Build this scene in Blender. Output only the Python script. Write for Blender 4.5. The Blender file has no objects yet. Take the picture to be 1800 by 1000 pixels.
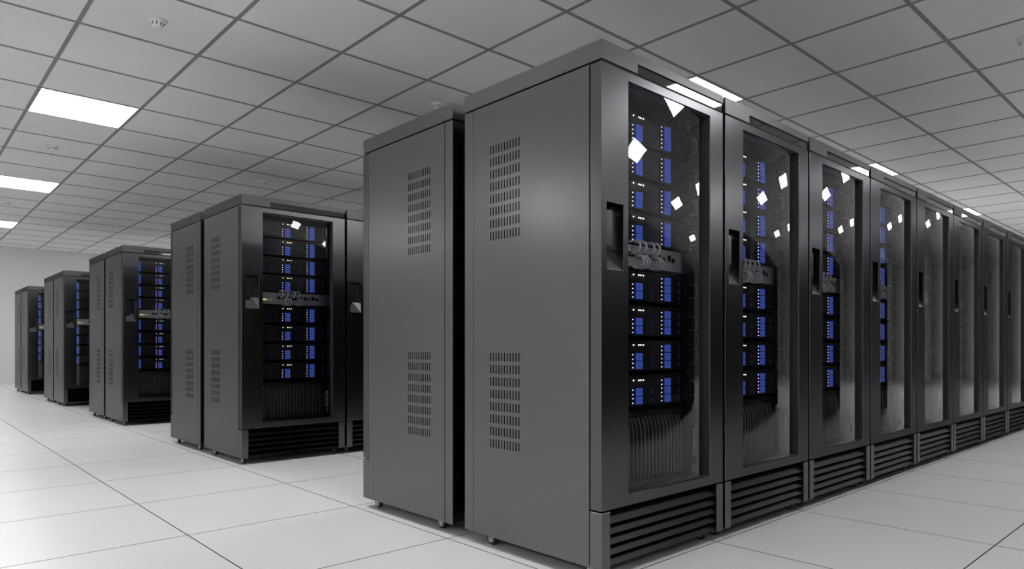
import bpy, bmesh, math, random
from mathutils import Vector, Matrix
random.seed(7)
SC = bpy.context.scene
COL = SC.collection
PI = math.pi

# ------------------------------------------------------------------ layout
CAM = (-1.9318, -1.6144, 0.8693)
YAW = 0.7405
F_PX = 1200.07
PITCH = 0.8627                      # cabinet spacing along a row
W, D = 0.842, 0.7977                # one cabinet
Z0, ZC, ZT = 0.05, 1.926, 2.0       # underside, cap underside, cap top
YS = 0.15                           # plane of the server fronts
CT = 0.8714                         # ceiling tile
CX, CY, CZ = 0.0189, 6.165, 3.338   # a ceiling grid crossing, ceiling height
FT = 0.8549                         # floor tile
FX, FY = -0.8985, 1.7244
X0, X1, Y0, Y1 = -8.7, 22.4, -6.75, 19.06
ROW = [0.0, 3.416, 6.8155, 10.186, 13.6215]   # front of each row pair
GAP = 0.0901

# ------------------------------------------------------------------ materials
def mat(name, color, rough=0.5, metal=0.0, emit=None, strength=0.0, noise=0.0, nscale=20.0, bump=0.0, spec=0.5, rnoise=0.0, edge=1.0):
    m = bpy.data.materials.new(name); m.use_nodes = True
    nt = m.node_tree; b = nt.nodes['Principled BSDF']
    b.inputs['Base Color'].default_value = (*color, 1)
    b.inputs['Roughness'].default_value = rough
    b.inputs['Metallic'].default_value = metal
    b.inputs['Specular IOR Level'].default_value = spec
    b.inputs['Specular Tint'].default_value = (edge, edge, edge, 1)
    if emit:
        b.inputs['Emission Color'].default_value = (*emit, 1)
        b.inputs['Emission Strength'].default_value = strength
    if noise or bump or rnoise:
        tc = nt.nodes.new('ShaderNodeTexCoord')
        n = nt.nodes.new('ShaderNodeTexNoise'); n.inputs['Scale'].default_value = nscale
        n.inputs['Detail'].default_value = 5
        nt.links.new(tc.outputs['Object'], n.inputs['Vector'])
        if noise:
            r = nt.nodes.new('ShaderNodeMapRange')
            r.inputs['To Min'].default_value = 1 - noise; r.inputs['To Max'].default_value = 1 + noise
            r.inputs['From Min'].default_value = 0.3; r.inputs['From Max'].default_value = 0.7
            nt.links.new(n.outputs['Fac'], r.inputs['Value'])
            v = nt.nodes.new('ShaderNodeVectorMath'); v.operation = 'SCALE'
            v.inputs[0].default_value = color
            nt.links.new(r.outputs['Result'], v.inputs['Scale'])
            nt.links.new(v.outputs['Vector'], b.inputs['Base Color'])
        if rnoise:
            r = nt.nodes.new('ShaderNodeMapRange')
            r.inputs['To Min'].default_value = rough - rnoise; r.inputs['To Max'].default_value = rough + rnoise
            nt.links.new(n.outputs['Fac'], r.inputs['Value'])
            nt.links.new(r.outputs['Result'], b.inputs['Roughness'])
        if bump:
            bp = nt.nodes.new('ShaderNodeBump'); bp.inputs['Strength'].default_value = bump
            bp.inputs['Distance'].default_value = 0.002
            nt.links.new(n.outputs['Fac'], bp.inputs['Height'])
            nt.links.new(bp.outputs['Normal'], b.inputs['Normal'])
    return m

def glass_mat(name, tint, ior, reflect=True):
    m = bpy.data.materials.new(name); m.use_nodes = True
    nt = m.node_tree; nt.nodes.clear()
    out = nt.nodes.new('ShaderNodeOutputMaterial')
    tr = nt.nodes.new('ShaderNodeBsdfTransparent'); tr.inputs['Color'].default_value = (*tint, 1)
    if not reflect:
        nt.links.new(tr.outputs[0], out.inputs[0]); return m
    gl = nt.nodes.new('ShaderNodeBsdfGlossy'); gl.inputs['Roughness'].default_value = 0.0
    gl.inputs['Color'].default_value = (1, 1, 1, 1)
    fr = nt.nodes.new('ShaderNodeFresnel'); fr.inputs['IOR'].default_value = ior
    mx = nt.nodes.new('ShaderNodeMixShader')
    nt.links.new(fr.outputs[0], mx.inputs[0]); nt.links.new(tr.outputs[0], mx.inputs[1])
    nt.links.new(gl.outputs[0], mx.inputs[2]); nt.links.new(mx.outputs[0], out.inputs[0])
    return m

M = dict(
    steel=mat('charcoal_powder_coat', (0.165, 0.165, 0.172), 0.25, 1.0, edge=0.6),
    cap=mat('charcoal_cap_paint', (0.15, 0.15, 0.157), 0.36, 1.0, edge=0.35),
    door=mat('charcoal_door_paint', (0.135, 0.135, 0.143), 0.24, 1.0, edge=0.35),
    seam=mat('black_seam', (0.006, 0.006, 0.007), 0.7, spec=0.1),
    liner=mat('black_shade_backing', (0.005, 0.005, 0.0055), 0.6, spec=0.2),  # black put in as shade inside the cabinet and behind the louvres
    gloss=mat('gloss_black_strip', (0.012, 0.012, 0.014), 0.03, spec=0.9),
    recess=mat('recess_black_metal', (0.17, 0.17, 0.175), 0.2, 0.95),
    server=mat('server_face', (0.022, 0.022, 0.024), 0.35, 0.2),
    carrier=mat('drive_carrier', (0.014, 0.014, 0.016), 0.4),
    blue=mat('blue_latch', (0.04, 0.075, 0.36), 0.35, emit=(0.095, 0.175, 0.80), strength=0.28),  # faint glow added so the latches stay blue inside the dark cabinets
    bluedim=mat('blue_latch_groove', (0.03, 0.06, 0.35), 0.5, emit=(0.06, 0.12, 0.70), strength=0.28),  # same added glow, deeper blue for the inner square
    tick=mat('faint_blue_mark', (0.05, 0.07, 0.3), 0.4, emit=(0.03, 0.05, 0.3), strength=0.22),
    led=mat('lit_violet_led', (0.8, 0.8, 1.0), 0.4, emit=(0.82, 0.72, 1.0), strength=1.6),
    ledw=mat('lit_white_led', (1, 1, 0.9), 0.4, emit=(1.0, 0.98, 0.85), strength=2.2),
    ledg=mat('lit_green_led', (0.8, 0.9, 0.3), 0.4, emit=(0.75, 0.85, 0.25), strength=1.0),
    switch=mat('switch_grey_metal', (0.42, 0.42, 0.43), 0.4, 0.2),
    jack=mat('black_port', (0.004, 0.004, 0.004), 0.5),
    cable=mat('grey_cable', (0.75, 0.75, 0.76), 0.45),
    jambshade=mat('jamb_shade_black', (0.03, 0.03, 0.032), 0.35, spec=0.5),  # near-black that stands in for dark door jambs
    fin=mat('heat_fin_dark', (0.15, 0.15, 0.155), 0.35, 0.3),
    alu=mat('bare_aluminium', (0.85, 0.85, 0.85), 0.4, 0.1),
    slat=mat('louvre_black', (0.015, 0.015, 0.0165), 0.33, 1.0, edge=0.6),
    rubber=mat('black_rubber', (0.012, 0.012, 0.012), 0.6),
    hub=mat('caster_hub', (0.38, 0.38, 0.39), 0.4, 0.3),
    floor=mat('white_floor_laminate', (0.80, 0.80, 0.795), 0.30, noise=0.012, nscale=2.2, rnoise=0.05, spec=0.45),
    joint=mat('floor_joint', (0.05, 0.05, 0.05), 0.8),
    tile=mat('ceiling_tile', (0.82, 0.82, 0.825), 0.9, noise=0.03, nscale=1.3, bump=0.15, spec=0.1),
    bar=mat('ceiling_bar', (0.27, 0.27, 0.275), 0.55, spec=0.2),
    wall=mat('wall_paint', (0.80, 0.80, 0.80), 0.8, noise=0.02, nscale=0.8, spec=0.2),
    lamp=mat('lit_diffuser', (0.9, 0.9, 0.9), 0.5, emit=(1.0, 0.995, 0.985), strength=20.5),
    lampframe=mat('lamp_frame', (0.45, 0.45, 0.45), 0.5),
    plastic=mat('white_plastic', (0.9, 0.9, 0.89), 0.4),
    dark=mat('dark_slot', (0.03, 0.03, 0.03), 0.7),
)
M['glass'] = glass_mat('smoked_glass', (0.93, 0.93, 0.94), 1.5)
M['glassin'] = glass_mat('smoked_glass_back', (0.98, 0.98, 0.98), 1.5, reflect=False)

# ------------------------------------------------------------------ mesh helpers
class MB:
    def __init__(s): s.v = []; s.f = []; s.m = []; s.sm = []
    def face(s, pts, mi=0, smooth=False):
        i = len(s.v); s.v += [tuple(p) for p in pts]
        s.f.append(tuple(range(i, i + len(pts)))); s.m.append(mi); s.sm.append(smooth)
    def box(s, x0, y0, z0, x1, y1, z1, mi=0):
        p = [(x0,y0,z0),(x1,y0,z0),(x1,y1,z0),(x0,y1,z0),(x0,y0,z1),(x1,y0,z1),(x1,y1,z1),(x0,y1,z1)]
        i = len(s.v); s.v += p
        for f in ((0,3,2,1),(4,5,6,7),(0,1,5,4),(1,2,6,5),(2,3,7,6),(3,0,4,7)):
            s.f.append(tuple(i + k for k in f)); s.m.append(mi); s.sm.append(False)
        return s
    def prism(s, poly, x0, x1, mi=0):          # poly in (y, z), extruded along x
        n = len(poly); i = len(s.v)
        s.v += [(x0, y, z) for y, z in poly] + [(x1, y, z) for y, z in poly]
        for k in range(n):
            a, b = k, (k + 1) % n
            s.f.append((i + a, i + b, i + n + b, i + n + a)); s.m.append(mi); s.sm.append(False)
        s.f.append(tuple(i + k for k in range(n - 1, -1, -1))); s.f.append(tuple(i + n + k for k in range(n)))
        s.m += [mi, mi]; s.sm += [False, False]
        return s
    def tube(s, path, r, n=8, mi=0):
        path = [Vector(p) for p in path]; i0 = len(s.v)
        t0 = (path[1] - path[0]).normalized()
        up = Vector((0, 0, 1)) if abs(t0.z) < 0.9 else Vector((1, 0, 0))
        a = t0.cross(up).normalized()
        for k, p in enumerate(path):
            t = (path[min(k + 1, len(path) - 1)] - path[max(k - 1, 0)]).normalized()
            a = (a - t * a.dot(t)).normalized(); b = t.cross(a)
            for j in range(n):
                an = 2 * PI * j / n
                s.v.append(tuple(p + r * (math.cos(an) * a + math.sin(an) * b)))
        for k in range(len(path) - 1):
            for j in range(n):
                q = i0 + k * n
                s.f.append((q + j, q + (j + 1) % n, q + n + (j + 1) % n, q + n + j)); s.m.append(mi); s.sm.append(True)
        s.f.append(tuple(i0 + j for j in range(n - 1, -1, -1))); s.m.append(mi); s.sm.append(False)
        q = i0 + (len(path) - 1) * n
        s.f.append(tuple(q + j for j in range(n))); s.m.append(mi); s.sm.append(False)
        return s
    def lathe(s, prof, axis='z', c=(0, 0, 0), n=28, mi=0, smooth=True):   # prof: (r, h)
        i0 = len(s.v)
        for r, h in prof:
            for j in range(n):
                an = 2 * PI * j / n; u, v = r * math.cos(an), r * math.sin(an)
                p = (u, v, h) if axis == 'z' else ((h, u, v) if axis == 'x' else (u, h, v))
                s.v.append((p[0] + c[0], p[1] + c[1], p[2] + c[2]))
        for k in range(len(prof) - 1):
            for j in range(n):
                q = i0 + k * n
                s.f.append((q + j, q + (j + 1) % n, q + n + (j + 1) % n, q + n + j)); s.m.append(mi); s.sm.append(smooth)
        s.f.append(tuple(i0 + j for j in range(n - 1, -1, -1))); s.m.append(mi); s.sm.append(False)
        q = i0 + (len(prof) - 1) * n
        s.f.append(tuple(q + j for j in range(n))); s.m.append(mi); s.sm.append(False)
        return s
    def plate(s, xs, zs, holes, a0, a1, axis='y', mi=0):
        """slab spanning xs by zs, between a0 and a1 along the axis, with rectangular holes (x0,z0,x1,z1)"""
        X = sorted({round(v, 6) for v in list(xs) + [h[k] for h in holes for k in (0, 2)]})
        Z = sorted({round(v, 6) for v in list(zs) + [h[k] for h in holes for k in (1, 3)]})
        def solid(i, j):
            if i < 0 or j < 0 or i >= len(X) - 1 or j >= len(Z) - 1: return False
            cx, cz = (X[i] + X[i+1]) / 2, (Z[j] + Z[j+1]) / 2
            return not any(h[0] < cx < h[2] and h[1] < cz < h[3] for h in holes)
        idx = {}
        def P(i, j, k):
            key = (i, j, k)
            if key not in idx:
                a = (a0, a1)[k]
                idx[key] = len(s.v)
                s.v.append((X[i], a, Z[j]) if axis == 'y' else (a, X[i], Z[j]))
            return idx[key]
        def add(f): s.f.append(f); s.m.append(mi); s.sm.append(False)
        for i in range(len(X) - 1):
            for j in range(len(Z) - 1):
                if not solid(i, j): continue
                add((P(i,j,0), P(i+1,j,0), P(i+1,j+1,0), P(i,j+1,0)))
                add((P(i,j,1), P(i,j+1,1), P(i+1,j+1,1), P(i+1,j,1)))
                if not solid(i-1, j): add((P(i,j,0), P(i,j+1,0), P(i,j+1,1), P(i,j,1)))
                if not solid(i+1, j): add((P(i+1,j,0), P(i+1,j,1), P(i+1,j+1,1), P(i+1,j+1,0)))
                if not solid(i, j-1): add((P(i,j,0), P(i,j,1), P(i+1,j,1), P(i+1,j,0)))
                if not solid(i, j+1): add((P(i,j+1,0), P(i+1,j+1,0), P(i+1,j+1,1), P(i,j+1,1)))
        return s
    def build(s, name, mats, parent=None, bevel=0.0, fixn=True, segs=1):
        me = bpy.data.meshes.new(name); me.from_pydata(s.v, [], s.f)
        if not isinstance(mats, (list, tuple)): mats = [mats]
        for m in mats: me.materials.append(m)
        for p, mi, sm in zip(me.polygons, s.m, s.sm): p.material_index = mi; p.use_smooth = sm
        if bevel or fixn:
            bm = bmesh.new(); bm.from_mesh(me)
            if fixn: bmesh.ops.recalc_face_normals(bm, faces=bm.faces)
            if bevel:
                es = [e for e in bm.edges if len(e.link_faces) == 2 and e.calc_face_angle(0) > 0.6]
                bmesh.ops.bevel(bm, geom=es, offset=bevel, segments=segs, profile=0.5, affect='EDGES', clamp_overlap=True)
            bm.to_mesh(me); bm.free()
        me.update()
        o = bpy.data.objects.new(name, me); COL.objects.link(o)
        if parent: o.parent = parent
        return o

def tag(o, label=None, cat=None, group=None, kind=None):
    if label: o['label'] = label
    if cat: o['category'] = cat
    if group: o['group'] = group
    if kind: o['kind'] = kind
    return o

def empty(name, loc=(0, 0, 0), rz=0.0):
    o = bpy.data.objects.new(name, None); COL.objects.link(o)
    o.location = loc; o.rotation_euler = (0, 0, rz); o.empty_display_size = 0.1
    return o

def copy_tree(o, parent=None):
    c = o.copy(); COL.objects.link(c)
    if parent: c.parent = parent
    for ch in o.children: copy_tree(ch, c)
    return c

class Proto:
    """the first use takes the built thing itself, every later one a copy of its tree"""
    def __init__(s, fn): s.fn = fn; s.o = None
    def get(s):
        if s.o is None: s.o = s.fn(); return s.o
        return copy_tree(s.o)

# ------------------------------------------------------------------ cabinet
DZ0, DZ1 = 0.267, 1.919
OP = (0.160, 0.308, 0.735, 1.882)          # glazed opening x0 z0 x1 z1
HR = (0.031, 1.160, 0.130, 1.406)          # handle recess

def side_holes():
    hs = []
    for zb in (1.330, 0.438):
        for r in range(8):
            for c in range(11):
                y = 0.437 + c * 0.01790
                hs.append((y, zb + r * 0.0532, y + 0.0062, zb + r * 0.0532 + 0.0365))
    return hs

def make_rack():
    root = empty('server_rack')
    # frame: rear posts, sills, back; black liner added for shade
    f = MB()
    for xa, xb in ((0, 0.03), (W - 0.03, W)):
        f.box(xa, 0.7405, Z0, xb, D, 1.920)
    f.box(0.03, 0.7405, Z0, W - 0.03, 0.775, Z0 + 0.04)
    f.box(0.03, 0.7405, 1.88, W - 0.03, 0.775, 1.920)
    f.box(0.004, 0.058, Z0 + 0.014, 0.034, 0.74, Z0 + 0.03)
    f.box(W - 0.034, 0.058, Z0 + 0.014, W - 0.004, 0.74, Z0 + 0.03)
    f.build('frame', M['steel'], root, bevel=0.0012)
    l = MB()  # black sheets added so the inside and vent slots look dark; includes floor plate
    l.box(0.0105, 0.058, 0.29, 0.0145, 0.738, 1.915); l.box(W - 0.0145, 0.058, 0.29, W - 0.0105, 0.738, 1.915)
    l.box(0.014, 0.728, 0.29, W - 0.014, 0.738, 1.915)
    l.box(0.006, 0.058, 0.278, W - 0.006, 0.738, 0.29); l.box(0.006, 0.003, 1.915, W - 0.006, 0.79, 1.9275)
    l.box(0.006, 0.062, Z0 + 0.032, 0.012, 0.738, 0.278); l.box(W - 0.012, 0.062, Z0 + 0.032, W - 0.006, 0.738, 0.278)
    l.build('black_shade_liner', M['liner'], root)
    hs = side_holes()
    for xa, xb in ((0.0, 0.004), (W - 0.004, W)):
        MB().plate((0.0595, 0.7365), (Z0, 1.920), hs, xa, xb, axis='x').build('side_panel', M['steel'], root)
    b = MB().box(0.03, D - 0.02, Z0 + 0.04, W - 0.03, D - 0.004, 1.918)
    b.build('back_panel', M['steel'], root, bevel=0.001)
    # top cap: lower front edge cut back for the gloss strip
    VX = 0.217
    c = MB()
    c.prism([(0, ZC + 0.002), (D, ZC + 0.002), (D, ZT), (0, ZT)], 0, VX)
    c.prism([(0.014, ZC + 0.002), (D, ZC + 0.002), (D, ZT), (0, ZT), (0, 1.965), (0.014, 1.965)], VX, W)
    cap = c.build('top_cap', M['cap'], root)
    bm = bmesh.new(); bm.from_mesh(cap.data); bmesh.ops.remove_doubles(bm, verts=bm.verts, dist=1e-5)
    bmesh.ops.bevel(bm, geom=[e for e in bm.edges if len(e.link_faces) == 2 and e.calc_face_angle(0) > 0.6 and min(v.co.z for v in e.verts) > 1.99],
                    offset=0.002, segments=2, affect='EDGES')
    bm.to_mesh(cap.data); bm.free()
    MB().box(VX + 0.001, 0.006, ZC + 0.003, W - 0.001, 0.0138, 1.9645).build('vent_strip', M['gloss'], root)['label'] = 'glossy black strip under the front lip of the cap'
    # front mounting rails
    for xa in (0.016, 0.800):
        r = MB().plate((xa, xa + 0.026), (0.292, 1.91), [(xa + 0.010, 0.33 + k * 0.045, xa + 0.016, 0.336 + k * 0.045) for k in range(35)], 0.158, 0.161)
        r.build('mounting_rail', M['fin'], root)
    # door
    d = MB().plate((0.0, W), (DZ0, DZ1), [OP, HR], 0.0, 0.0545)
    door = d.build('door', M['door'], root, bevel=0.0022, segs=2)
    # convex pane
    xa, xb, za, zb = OP[0] + 0.0017, OP[2] - 0.0017, OP[1] + 0.0017, OP[3] - 0.0017
    sag, half = 0.024, (xb - xa) / 2
    R = (half * half + sag * sag) / (2 * sag); cx = (xa + xb) / 2
    N = 72; g = MB()
    def gy(x):                                 # gentle arc, rolled back more steeply at the hinge edge
        t = (x - cx) / half
        return 0.0025 + R - math.sqrt(R * R - (x - cx) ** 2) + (0.017 * ((t - 0.82) / 0.18) ** 2 if t > 0.82 else 0.0)
    i = 0
    for off, mi in ((0.0, 0), (0.004, 1)):
        b0 = len(g.v)
        for k in range(N + 1):
            x = xa + (xb - xa) * k / N
            g.v += [(x, gy(x) + off, za), (x, gy(x) + off, zb)]
        for k in range(N):
            q = b0 + 2 * k
            fc = (q, q + 2, q + 3, q + 1)
            g.f.append(fc if mi == 0 else fc[::-1]); g.m.append(mi); g.sm.append(True)
    for zz, fl in ((za, 0), (zb, 1)):
        for k in range(N):
            p, q = xa + (xb - xa) * k / N, xa + (xb - xa) * (k + 1) / N
            g.face([(p, gy(p), zz), (q, gy(q), zz), (q, gy(q) + 0.004, zz), (p, gy(p) + 0.004, zz)], 1)
    go = g.build('glass_pane', [M['glass'], M['glassin']], door, fixn=False)
    go['label'] = 'smoked convex glass pane'
    t = MB(); e_ = 0.0015  # dark strips added over the jambs to keep blue reflections off them
    t.box(OP[0], 0.005, OP[1], OP[0] + e_, 0.054, OP[3]); t.box(OP[2] - e_, 0.005, OP[1], OP[2], 0.054, OP[3])
    t.box(OP[0] + e_, 0.005, OP[1], OP[2] - e_, 0.054, OP[1] + e_); t.box(OP[0] + e_, 0.005, OP[3] - e_, OP[2] - e_, 0.054, OP[3])
    t.build('jamb_shade_strip', M['jambshade'], door, fixn=False)
    # handle recess with sloped foot
    x0, z0, x1, z1 = HR; e = 0.0005; dp = 0.047
    zr = z0 + 0.083
    h = MB()
    h.face([(x0-e,dp,zr),(x1+e,dp,zr),(x1+e,dp,z1),(x0-e,dp,z1)])
    h.face([(x0-e,0.003,z0),(x1+e,0.003,z0),(x1+e,dp,zr),(x0-e,dp,zr)])
    h.face([(x0-e,0.003,z0),(x0-e,dp,zr),(x0-e,dp,z1),(x0-e,0.003,z1)])
    h.face([(x1+e,0.003,z0),(x1+e,dp,zr),(x1+e,dp,z1),(x1+e,0.003,z1)])
    h.face([(x0-e,0.003,z1),(x1+e,0.003,z1),(x1+e,dp,z1),(x0-e,dp,z1)])
    # shell thickness behind
    h.box(x0 - 0.001, dp + 0.0005, zr, x1 + 0.001, dp + 0.004, z1)
    h.build('handle_recess', M['recess'], door, fixn=False)
    MB().box(x0 + 0.006, 0.020, z0 + 0.088, x0 + 0.058, 0.032, z1 - 0.020).box(x0 + 0.010, 0.032, z0 + 0.15, x0 + 0.03, dp - 0.0005, z0 + 0.19).build('handle_lever', M['recess'], door, bevel=0.002)
    hb = MB()
    hb.box(0.712, 0.060, 0.385, 0.724, 0.066, 0.520); hb.box(0.700, 0.060, 0.392, 0.703, 0.064, 0.512)
    hb.box(0.696, 0.058, 0.345, 0.700, 0.062, 0.352); hb.box(0.712, 0.060, 0.352, 0.722, 0.066, 0.376)
    for z in (0.400, 0.505): hb.box(0.700, 0.0575, z, 0.726, 0.068, z + 0.006)
    o = hb.build('lock_rod', M['alu'], door, bevel=0.0008); o['label'] = 'bright metal lock rod behind the glass'
    # base: posts and louvres
    for a, b_ in ((0.0, 0.051), (0.791, W)):
        MB().box(a, 0.0, Z0, b_, 0.0565, 0.2605).build('base_post', M['steel'], root, bevel=0.0015)
    g = MB()
    g.box(0.052, 0.050, Z0 + 0.01, 0.790, 0.056, 0.264, 1)
    for k in range(5):
        z = 0.214 - 0.0387 * k
        yf, yb = 0.004, 0.040
        g.prism([(yf, z - 0.0), (yf + 0.0015, z - 0.002), (yb, z + 0.036), (yb - 0.0015, z + 0.038)], 0.053, 0.789, 0)
    g.build('louvre_grille', [M['slat'], M['liner']], root)
    # casters
    for (cx_, cy_) in ((0.048, 0.085), (W - 0.048, 0.085), (0.048, 0.66), (W - 0.048, 0.66)):
        c = MB()
        c.box(cx_ - 0.018, cy_ - 0.018, 0.0565, cx_ + 0.018, cy_ + 0.018, 0.0635)
        for s_ in (-1, 1):
            c.prism([(cy_ - 0.014, 0.058), (cy_ + 0.014, 0.058), (cy_ + 0.007, 0.021), (cy_ - 0.007, 0.021)], cx_ + s_ * 0.0125, cx_ + s_ * 0.0145)
        co = c.build('caster', M['hub'], root)
        w = MB().lathe([(0.019, -0.011), (0.025, -0.010), (0.0268, -0.006), (0.0268, 0.006), (0.025, 0.010), (0.019, 0.011)], 'x', (cx_, cy_, 0.027), 24)
        w.lathe([(0.0165, -0.0123), (0.0165, 0.0123)], 'x', (cx_, cy_, 0.027), 20, mi=1)
        w.build('wheel', [M['rubber'], M['hub']], co)
    return root

# ------------------------------------------------------------------ rack units
SX0, SX1 = 0.022, 0.820
SH = 0.127
COLS = (0.137, 0.361, 0.567)               # left edges of the three drive columns
def carrier_mesh(x, z, h):
    m = MB().box(x, YS - 0.001, z, x + 0.203, YS + 0.012, z + h)
    for k in range(4):
        zz = z + h * (0.22 + 0.18 * k)
        m.box(x + 0.082, YS - 0.0026, zz, x + 0.135, YS - 0.0008, zz + 0.0022)
    m.box(x + 0.004, YS - 0.0022, z + 0.003, x + 0.028, YS - 0.0008, z + h - 0.003)
    return m
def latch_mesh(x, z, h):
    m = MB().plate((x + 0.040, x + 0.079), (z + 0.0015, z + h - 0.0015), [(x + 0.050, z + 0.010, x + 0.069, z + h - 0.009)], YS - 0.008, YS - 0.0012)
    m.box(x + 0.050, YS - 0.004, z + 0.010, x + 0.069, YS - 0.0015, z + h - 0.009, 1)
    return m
def light_mesh(x, z, h, q):
    return MB().box(x + 0.0155, YS - 0.0042, z + h * q - 0.0022, x + 0.0200, YS - 0.0020, z + h * q + 0.0022, 0)
def marks(m, x, z, h, a, b):
    for q in (0.22, 0.76): m.box(x + 0.004, YS - 0.0042, z + h * q, x + 0.011, YS - 0.0020, z + h * q + 0.0014, b)
    m.box(x + 0.150, YS - 0.0030, z + h * 0.30, x + 0.1535, YS - 0.0008, z + h * 0.62, a)
    return m
def bays():
    h = 0.0347
    for ci, n in ((0, 3), (1, 2), (2, 3)):
        for k in range(n): yield COLS[ci], 0.006 + k * (h + 0.001), h

def chassis_mesh():
    m = MB().box(0.045, YS + 0.003, 0, 0.797, 0.70, SH)
    m.box(SX0, YS, 0.001, SX1, YS + 0.004, SH - 0.001)
    m.box(0.050, YS - 0.004, SH - 0.009, 0.790, YS + 0.001, SH - 0.0015)
    for x in (0.033, 0.809):
        for z in (0.014, SH - 0.016): m.lathe([(0.004, YS - 0.003), (0.004, YS + 0.001)], 'y', (x, 0, z), 8, mi=1)
    return m
def handle_mesh(x):
    z0, z1 = 0.028, 0.092; yo = YS - 0.035
    return MB().tube([(x, YS, z0), (x, yo + 0.010, z0), (x, yo + 0.002, z0 + 0.004), (x, yo, z0 + 0.012), (x, yo, z1 - 0.012), (x, yo + 0.002, z1 - 0.004), (x, yo + 0.010, z1), (x, YS, z1)], 0.0032, 8)

def make_server():
    root = empty('rack_server')
    chassis_mesh().build('chassis', [M['server'], M['hub']], root)
    for x in (0.034, 0.808): handle_mesh(x).build('handle', M['fin'], root)
    p = MB()
    for x in (0.382, 0.419, 0.433, 0.450): p.box(x - 0.0028, YS - 0.0055, SH - 0.0212, x + 0.0028, YS - 0.003, SH - 0.0158, 0)
    p.box(0.362, YS - 0.0032, SH - 0.044, 0.560, YS + 0.002, SH - 0.011, 1)
    p.build('control_panel', [M['ledw'], M['carrier']], root)['label'] = 'control panel with four small lit dots'
    for x, z, h in bays():
        c = marks(carrier_mesh(x, z, h), x, z, h, 1, 2).build('drive_carrier', [M['carrier'], M['tick'], M['fin']], root)
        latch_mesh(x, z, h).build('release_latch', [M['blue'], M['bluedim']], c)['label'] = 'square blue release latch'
        for q in (0.22, 0.76): light_mesh(x, z, h, q).build('status_light', M['led'], c)
    return root
def make_far_server():
    """the same server where the photograph shows only a sliver of it"""
    root = empty('rack_server')
    m = chassis_mesh()
    for x, z, h in bays():
        m.box(x, YS - 0.001, z, x + 0.203, YS + 0.012, z + h)
    m.build('chassis', [M['server'], M['hub']], root)
    handle_mesh(0.808).build('handle', M['fin'], root)
    for x, z, h in bays(): latch_mesh(x, z, h).build('release_latch', [M['blue'], M['bluedim']], root)
    l = MB()
    for x, z, h in bays():
        for q in (0.22, 0.76): l.box(x + 0.0155, YS - 0.0042, z + h * q - 0.0022, x + 0.0200, YS - 0.0020, z + h * q + 0.0022, 0)
    for x in (0.382, 0.419, 0.433, 0.450): l.box(x - 0.0028, YS - 0.0055, SH - 0.0212, x + 0.0028, YS - 0.003, SH - 0.0158, 0)
    l.build('status_lights', M['led'], root)
    return root

PORT_T = (0.360, 0.403, 0.457, 0.498)
PORT_B = (0.384, 0.405, 0.426, 0.502, 0.523)
SWH = 0.090
def make_switch():
    root = empty('network_switch')
    m = MB().box(0.045, YS - 0.004, 0, 0.797, 0.62, SWH).box(SX0, YS - 0.002, 0.002, SX1, YS + 0.003, SWH - 0.002)
    m.box(0.050, YS - 0.006, SWH - 0.006, 0.790, YS - 0.003, SWH - 0.001)
    for x in (0.033, 0.809):
        for z in (0.014, SWH - 0.014): m.lathe([(0.004, YS - 0.004), (0.004, YS)], 'y', (x, 0, z), 8, mi=1)
    m.box(0.752, YS - 0.0048, 0.006, 0.755, YS - 0.0035, SWH - 0.010, 1)
    m.build('chassis', [M['switch'], M['dark']], root, bevel=0.0)
    b = MB()
    b.box(0.335, YS - 0.0075, 0.040, 0.440, YS - 0.0035, 0.062).box(0.450, YS - 0.0075, 0.038, 0.540, YS - 0.0035, 0.060)
    b.build('port_block', M['jack'], root)
    for x, w_, z, hh in ((0.565, 0.022, 0.042, 0.022), (0.594, 0.022, 0.040, 0.017), (0.637, 0.026, 0.042, 0.027), (0.668, 0.024, 0.038, 0.020)):
        q = MB().plate((x - w_/2 - 0.002, x + w_/2 + 0.002), (z - 0.002, z + hh + 0.002), [(x - w_/2, z, x + w_/2, z + hh)], YS - 0.006, YS - 0.0042, mi=1)
        q.box(x - w_/2, YS - 0.0048, z, x + w_/2, YS - 0.0041, z + hh, 0)
        q.build('port', [M['jack'], M['switch']], root)
    l = MB()
    l.box(0.205, YS - 0.0055, 0.036, 0.250, YS - 0.0042, 0.0395).box(0.205, YS - 0.0055, 0.028, 0.250, YS - 0.0042, 0.0315)
    for x in (0.262, 0.287): l.box(x - 0.0015, YS - 0.0055, 0.027, x + 0.0015, YS - 0.0042, 0.040)
    l.build('status_light', M['ledg'], root)['label'] = 'yellow-green status light bars'
    return root

def make_cable(up):
    root = empty('patch_cable')
    s = 1 if up else -1; pts = []
    yf = YS - 0.009; r = 0.0245
    pts.append((0, yf - 0.006, 0))
    for k in range(15):
        a = -PI / 2 + PI * k / 14
        pts.append((0.004 * k / 14, yf - 0.016 - 0.028 * math.cos(a), s * (r + r * math.sin(a))))
    pts.append((0.006, yf - 0.001, s * (2 * r + 0.001)))
    pts.append((-0.012, YS - 0.0095, s * (2 * r - 0.004)))
    MB().tube(pts, 0.0052, 8).build('cable', M['cable'], root)
    MB().box(-0.0065, yf - 0.010, -0.007, 0.0065, yf + 0.002, 0.007).build('plug', M['switch'], root, bevel=0.001)
    return root

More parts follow.
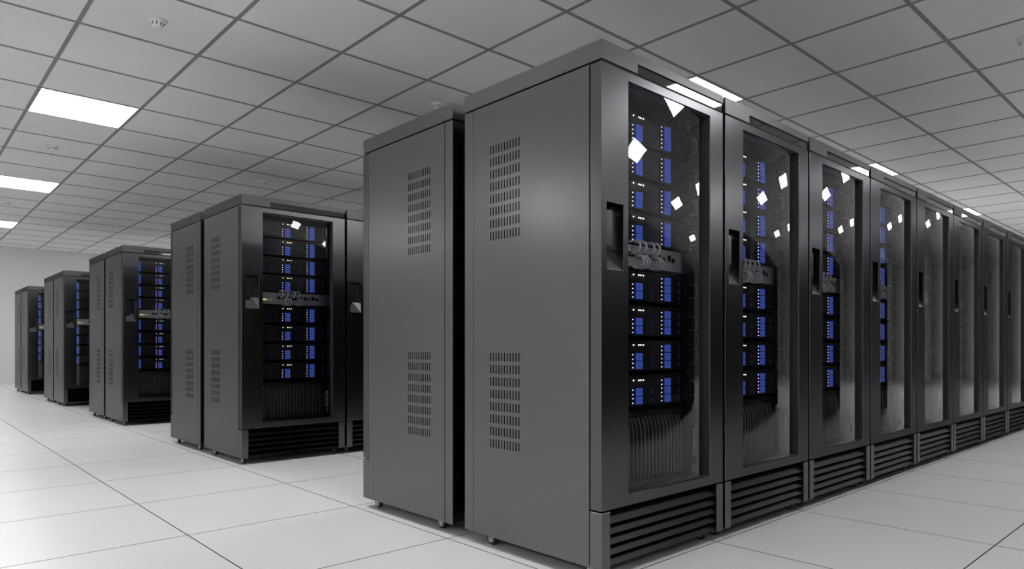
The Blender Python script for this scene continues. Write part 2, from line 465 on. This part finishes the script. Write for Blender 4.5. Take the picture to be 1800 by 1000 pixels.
UH = 0.305
def make_power():
    root = empty('power_supply_unit')
    m = MB().box(0.045, YS + 0.010, 0, 0.797, 0.70, UH).box(SX0, YS, 0.002, SX1, YS + 0.006, UH - 0.002).box(0.046, YS + 0.005, 0.001, 0.796, YS + 0.012, UH - 0.001)
    m.box(0.150, YS - 0.010, 0.004, 0.722, YS + 0.010, 0.018).box(0.150, YS - 0.010, UH - 0.016, 0.722, YS + 0.010, UH - 0.004)
    m.build('chassis', M['server'], root, bevel=0.001)
    f = MB(); n = 21
    for k in range(n):
        x = 0.168 + k * 0.0268
        prof = [(YS + 0.008, 0.018), (YS - 0.020, 0.019), (YS - 0.026, 0.030), (YS - 0.026, 0.18), (YS - 0.022, 0.24), (YS - 0.012, 0.275), (YS + 0.008, 0.288)]
        f.prism(prof, x - 0.004, x + 0.004)
    f.build('cooling_fins', M['fin'], root, bevel=0.0012)
    q = MB().box(0.744, YS + 0.001, 0.092, 0.772, YS + 0.006, 0.112, 0).box(0.771, YS + 0.002, 0.070, 0.776, YS + 0.006, 0.075, 1)
    q.build('control_panel', [M['switch'], M['ledw']], root)
    return root

RACK = Proto(make_rack); SRV = Proto(make_server); FSRV = Proto(make_far_server)
SWI = Proto(make_switch); PWR = Proto(make_power); CUP = Proto(lambda: make_cable(True)); CDN = Proto(lambda: make_cable(False))

SZ = [1.733, 1.5915, 1.450, 1.309, 1.0665, 0.9185, 0.7705, 0.622]
POSN = ['topmost of eight', 'second from the top', 'third from the top', 'just above its switch',
        'just below its switch', 'third from the bottom', 'second from the bottom', 'lowest of eight']
ORD = ['nearest', 'second', 'third', 'fourth', 'fifth', 'sixth', 'seventh', 'eighth', 'ninth', 'tenth', 'eleventh', 'twelfth']
def fill(x, y, where, near, cables=True):
    for z, pos in zip(SZ, POSN):
        s = (SRV if near else FSRV).get(); s.location = (x, y, z)
        tag(s, 'black server in %s, %s' % (where, pos), 'server', 'servers in ' + where)
    s = SWI.get(); s.location = (x, y, 1.208)
    tag(s, 'slim grey network switch in %s' % where, 'network switch', 'network switches')
    u = PWR.get(); u.location = (x, y, 0.2915)
    tag(u, 'finned black power unit in %s' % where, 'power unit', 'finned power units')
    if cables:
        nm = ['leftmost', 'second', 'third', 'rightmost']
        for k, px in enumerate(PORT_T):
            c = CUP.get(); c.location = (x + px, y, 1.263)
            tag(c, '%s upper grey cable loop in %s' % (nm[k], where), 'cable', 'patch cables')
        nm = ['leftmost', 'second', 'third', 'fourth', 'rightmost']
        for k, px in enumerate(PORT_B):
            c = CDN.get(); c.location = (x + px, y, 1.253)
            tag(c, '%s lower grey cable loop in %s' % (nm[k], where), 'cable', 'patch cables')

def rack(x, yfront, facing, label, group):
    r = RACK.get()
    if facing < 0: r.location = (x, yfront, 0)
    else: r.location = (x + W, yfront, 0); r.rotation_euler = (0, 0, PI)
    tag(r, label, 'server cabinet', group)
    return r

# near row, doors towards the right-hand aisle
for i in range(12):
    w = 'the nearest cabinet' if i == 0 else 'the %s cabinet of the near row' % ORD[i]
    lab = ('large charcoal server cabinet nearest the camera, its side and glass door both in view' if i == 0 else
           'charcoal server cabinet with glass door, %s from the front in the long near row' % ORD[i])
    rack(i * PITCH, 0.0, -1, lab, 'cabinets of the long near row')
    if i < 8: fill(i * PITCH, 0.0, w, i < 4, cables=i < 6)
# its back-to-back partner row
for i in range(12):
    rack(i * PITCH, 2 * D + GAP, 1, ['charcoal cabinet back to back behind the nearest one, plain vented side in view',
         'second cabinet of the row standing back to back behind the near row',
         'third cabinet of the row standing back to back behind the near row',
         'fourth cabinet of the row standing back to back behind the near row'][i] if i < 4 else '%s cabinet of the row back to back behind the near row' % ORD[i], 'cabinets backing onto the near row')
NM = ['second', 'third', 'fourth', 'farthest']
for r, y in enumerate(ROW[1:]):
    n = 8 if r < 3 else 4
    for i in range(n):
        who = (['first'] + ORD[1:])[i]
        rack(i * PITCH, y, -1, '%s charcoal cabinet with black glass door of the %s double row back' % (who, NM[r]), 'cabinets of the %s double row' % NM[r])
        if i < 2 and (i == 0 or r == 0):
            fill(i * PITCH, y, 'the %s cabinet of the %s double row' % (who, NM[r]), r == 0, cables=(i == 0 and r < 2))
    for i in range(8 if r < 3 else 4):
        rack(i * PITCH, y + 2 * D + GAP, 1, '%s charcoal cabinet turned away at the back of the %s double row' % ((['end'] + ORD[1:])[i], NM[r]), 'cabinets of the %s double row' % NM[r])
# the row across the aisle, mirrored in the glass doors of the near row
for i in range(9):
    rack(i * PITCH, -2.6 - 0.0, 1,
         'dark cabinet across the aisle, %s of the row mirrored in glass' % ((ORD[1:8] + ['last'])[i - 1] if i else 'first'), 'cabinets across the aisle seen only as reflections')

# ------------------------------------------------------------------ room
def grid_range(o, s, a, b):
    i = math.ceil((a - o) / s - 1e-6)
    out = []
    while o + i * s < b: out.append(o + i * s); i += 1
    return out
fl = MB(); g = 0.0028
fl.face([(X0, Y0, -0.004), (X1, Y0, -0.004), (X1, Y1, -0.004), (X0, Y1, -0.004)], 1)
xs = [X0] + grid_range(FX, FT, X0 + 0.02, X1 - 0.02) + [X1]; ys = [Y0] + grid_range(FY, FT, Y0 + 0.02, Y1 - 0.02) + [Y1]
for i in range(len(xs) - 1):
    for j in range(len(ys) - 1):
        a, b, c, d = xs[i] + g, ys[j] + g, xs[i+1] - g, ys[j+1] - g
        fl.face([(a, b, 0), (c, b, 0), (c, d, 0), (a, d, 0)], 0)
        fl.face([(a, b, -0.004), (c, b, -0.004), (c, b, 0), (a, b, 0)], 1)
        fl.face([(c, b, -0.004), (c, d, -0.004), (c, d, 0), (c, b, 0)], 1)
        fl.face([(c, d, -0.004), (a, d, -0.004), (a, d, 0), (c, d, 0)], 1)
        fl.face([(a, d, -0.004), (a, b, -0.004), (a, b, 0), (a, d, 0)], 1)
fl.box(X0 - 0.1, Y0 - 0.1, -0.1, X1 + 0.1, Y1 + 0.1, -0.006, 1)
tag(fl.build('floor', [M['floor'], M['joint']], fixn=False), 'white square floor tiles with thin dark joints', kind='structure')

ce = MB()
ce.box(X0 - 0.1, Y0 - 0.1, CZ, X1 + 0.1, Y1 + 0.1, CZ + 0.1, 0)
cxs, cys = grid_range(CX, CT, X0, X1), grid_range(CY, CT, Y0, Y1)
for x in cxs: ce.box(x - 0.015, Y0, CZ - 0.003, x + 0.015, Y1, CZ + 0.001, 1)
for y in cys: ce.box(X0, y - 0.015, CZ - 0.0028, X1, y + 0.015, CZ + 0.001, 1)
tag(ce.build('ceiling', [M['tile'], M['bar']], fixn=False), 'suspended ceiling of grey square tiles in a darker grid', kind='structure')

for nm, bx in (('wall_back', (X0 - 0.1, Y1, 0, X1 + 0.1, Y1 + 0.1, CZ)), ('wall_front', (X0 - 0.1, Y0 - 0.1, 0, X1 + 0.1, Y0, CZ)),
               ('wall_left', (X0 - 0.1, Y0, 0, X0, Y1, CZ)), ('wall_right', (X1, Y0, 0, X1 + 0.1, Y1, CZ))):
    tag(MB().box(*bx).build(nm, M['wall']), kind='structure')

# ceiling lamps: one tile each, every fifth tile
def make_lamp():
    root = empty('ceiling_light')
    h = CT / 2 - 0.015
    MB().plate((-h, h), (-h, h), [(-h + 0.006, -h + 0.006, h - 0.006, h - 0.006)], -0.004, 0.0, axis='y').build('frame', M['lampframe'], root)
    o = MB().box(-h + 0.006, -0.0035, -h + 0.006, h - 0.006, 0.0, h - 0.006).build('diffuser', M['lamp'], root)
    for c in root.children: c.data.transform(Matrix.Rotation(PI / 2, 4, 'X')); c.data.transform(Matrix.Scale(-1, 4, (0, 0, 1))); c.data.flip_normals(); c.data.transform(Matrix.Translation((0, 0, -0.004)))
    return root
LAMP = Proto(make_lamp)
LAB = {(-1, 0): 'square ceiling light nearest on the left, a full bright panel', (-1, 5): 'second bright ceiling light at the left edge',
       (-1, 10): 'third bright ceiling light at the left edge, farthest and smallest', (4, -5): 'bright ceiling light just above the nearest cabinet top',
       (9, -5): 'bright ceiling light above the fourth cabinet of the near row', (14, -5): 'small far ceiling light above the end of the near row'}
for a in (-8, -1, 4, 9, 14):
    for b in (-13, -10, -5, 0, 5, 10):
        x, y = CX + (a + 0.5) * CT, CY + (b + 0.5) * CT
        if not (X0 + 0.3 < x < X1 - 0.3 and Y0 + 0.3 < y < Y1 - 0.3): continue
        l = LAMP.get(); l.location = (x, y, CZ)
        lab = LAB.get((a, b)) or 'bright ceiling light %s, %s' % (
            {-8: 'far left of the cabinets', -1: 'left of the row ends', 4: 'over the row beginnings', 9: 'over the row middles', 14: 'right of the rows', 19: 'far right'}[a],
            {-13: 'mirrored in the glass doors, upper set', -10: 'mirrored in the glass doors, nearer set', -5: 'level with the near row', 0: 'level with the second double row',
             5: 'level with the third double row', 10: 'level with the fourth double row'}[b])
        tag(l, lab, 'ceiling light', 'square ceiling lights')

def make_detector():
    root = empty('smoke_detector')
    MB().lathe([(0.066, 0.0), (0.066, -0.008), (0.062, -0.012)], n=32).build('base', M['plastic'], root)
    MB().lathe([(0.060, -0.012), (0.056, -0.020), (0.036, -0.046), (0.030, -0.049), (0.012, -0.050)], n=32).build('body', M['plastic'], root)
    s = MB()
    for k in range(10):
        a = 2 * PI * k / 10; u = Vector((math.cos(a), math.sin(a), 0)); t = Vector((-u.y, u.x, 0))
        p0, p1 = u * 0.0545 + Vector((0, 0, -0.0235)), u * 0.0385 + Vector((0, 0, -0.0440))
        n_ = Vector((u.x * 0.79, u.y * 0.79, -0.61)) * 0.0008
        for w_, z_ in ((1, 0),): s.face([p0 + t * 0.0045 + n_, p0 - t * 0.0045 + n_, p1 - t * 0.0035 + n_, p1 + t * 0.0035 + n_])
    s.build('vent_slots', M['dark'], root, fixn=False)
    return root
DET = Proto(make_detector)
for (i, j), lab in {(-0.5, -2.5): 'white smoke detector on the ceiling at the top left, nearest one',
                    (-0.5, 2.5): 'white smoke detector between the first and second left ceiling lights',
                    (2.5, -2.5): 'white smoke detector just above the end cabinet behind the nearest one',
                    (2.5, 2.5): 'small white smoke detector above the second double row',
                    (-0.5, 7.5): 'small white smoke detector between the second and third left ceiling lights',
                    (2.5, 7.5): 'tiny white smoke detector beside the top left corner of the second double row',
                    (2.5, 12.5): 'tiny white smoke detector above the third double row near the back wall',
                    (5.5, -7.5): 'white smoke detector on the ceiling at the right edge of the picture'}.items():
    d = DET.get(); d.location = (CX + i * CT, CY + j * CT, CZ); tag(d, lab, 'smoke detector', 'smoke detectors')

# ------------------------------------------------------------------ world, camera, view
wd = bpy.data.worlds.new('World'); SC.world = wd; wd.use_nodes = True
wd.node_tree.nodes['Background'].inputs[0].default_value = (0, 0, 0, 1)
cam = bpy.data.cameras.new('camera'); co = bpy.data.objects.new('camera', cam); COL.objects.link(co)
co.location = CAM; co.rotation_euler = (PI / 2, 0, -YAW)
cam.sensor_fit = 'HORIZONTAL'; cam.sensor_width = 36.0; cam.lens = F_PX / 1800 * 36.0
cam.shift_y = (610.55 - 500) / 1800; cam.shift_x = (900 - 895.35) / 1800
cam.clip_start = 0.02; cam.clip_end = 100
SC.camera = co
SC.view_settings.view_transform = 'Standard'; SC.view_settings.look = 'None'
SC.view_settings.gamma = 1.0; SC.view_settings.use_curve_mapping = False
SC.view_settings.exposure = 0.0
SC.cycles.max_bounces = 12; SC.cycles.diffuse_bounces = 5; SC.cycles.glossy_bounces = 5; SC.cycles.transparent_max_bounces = 16
SC.cycles.sample_clamp_indirect = 6.0
SC.cycles.use_denoising = True
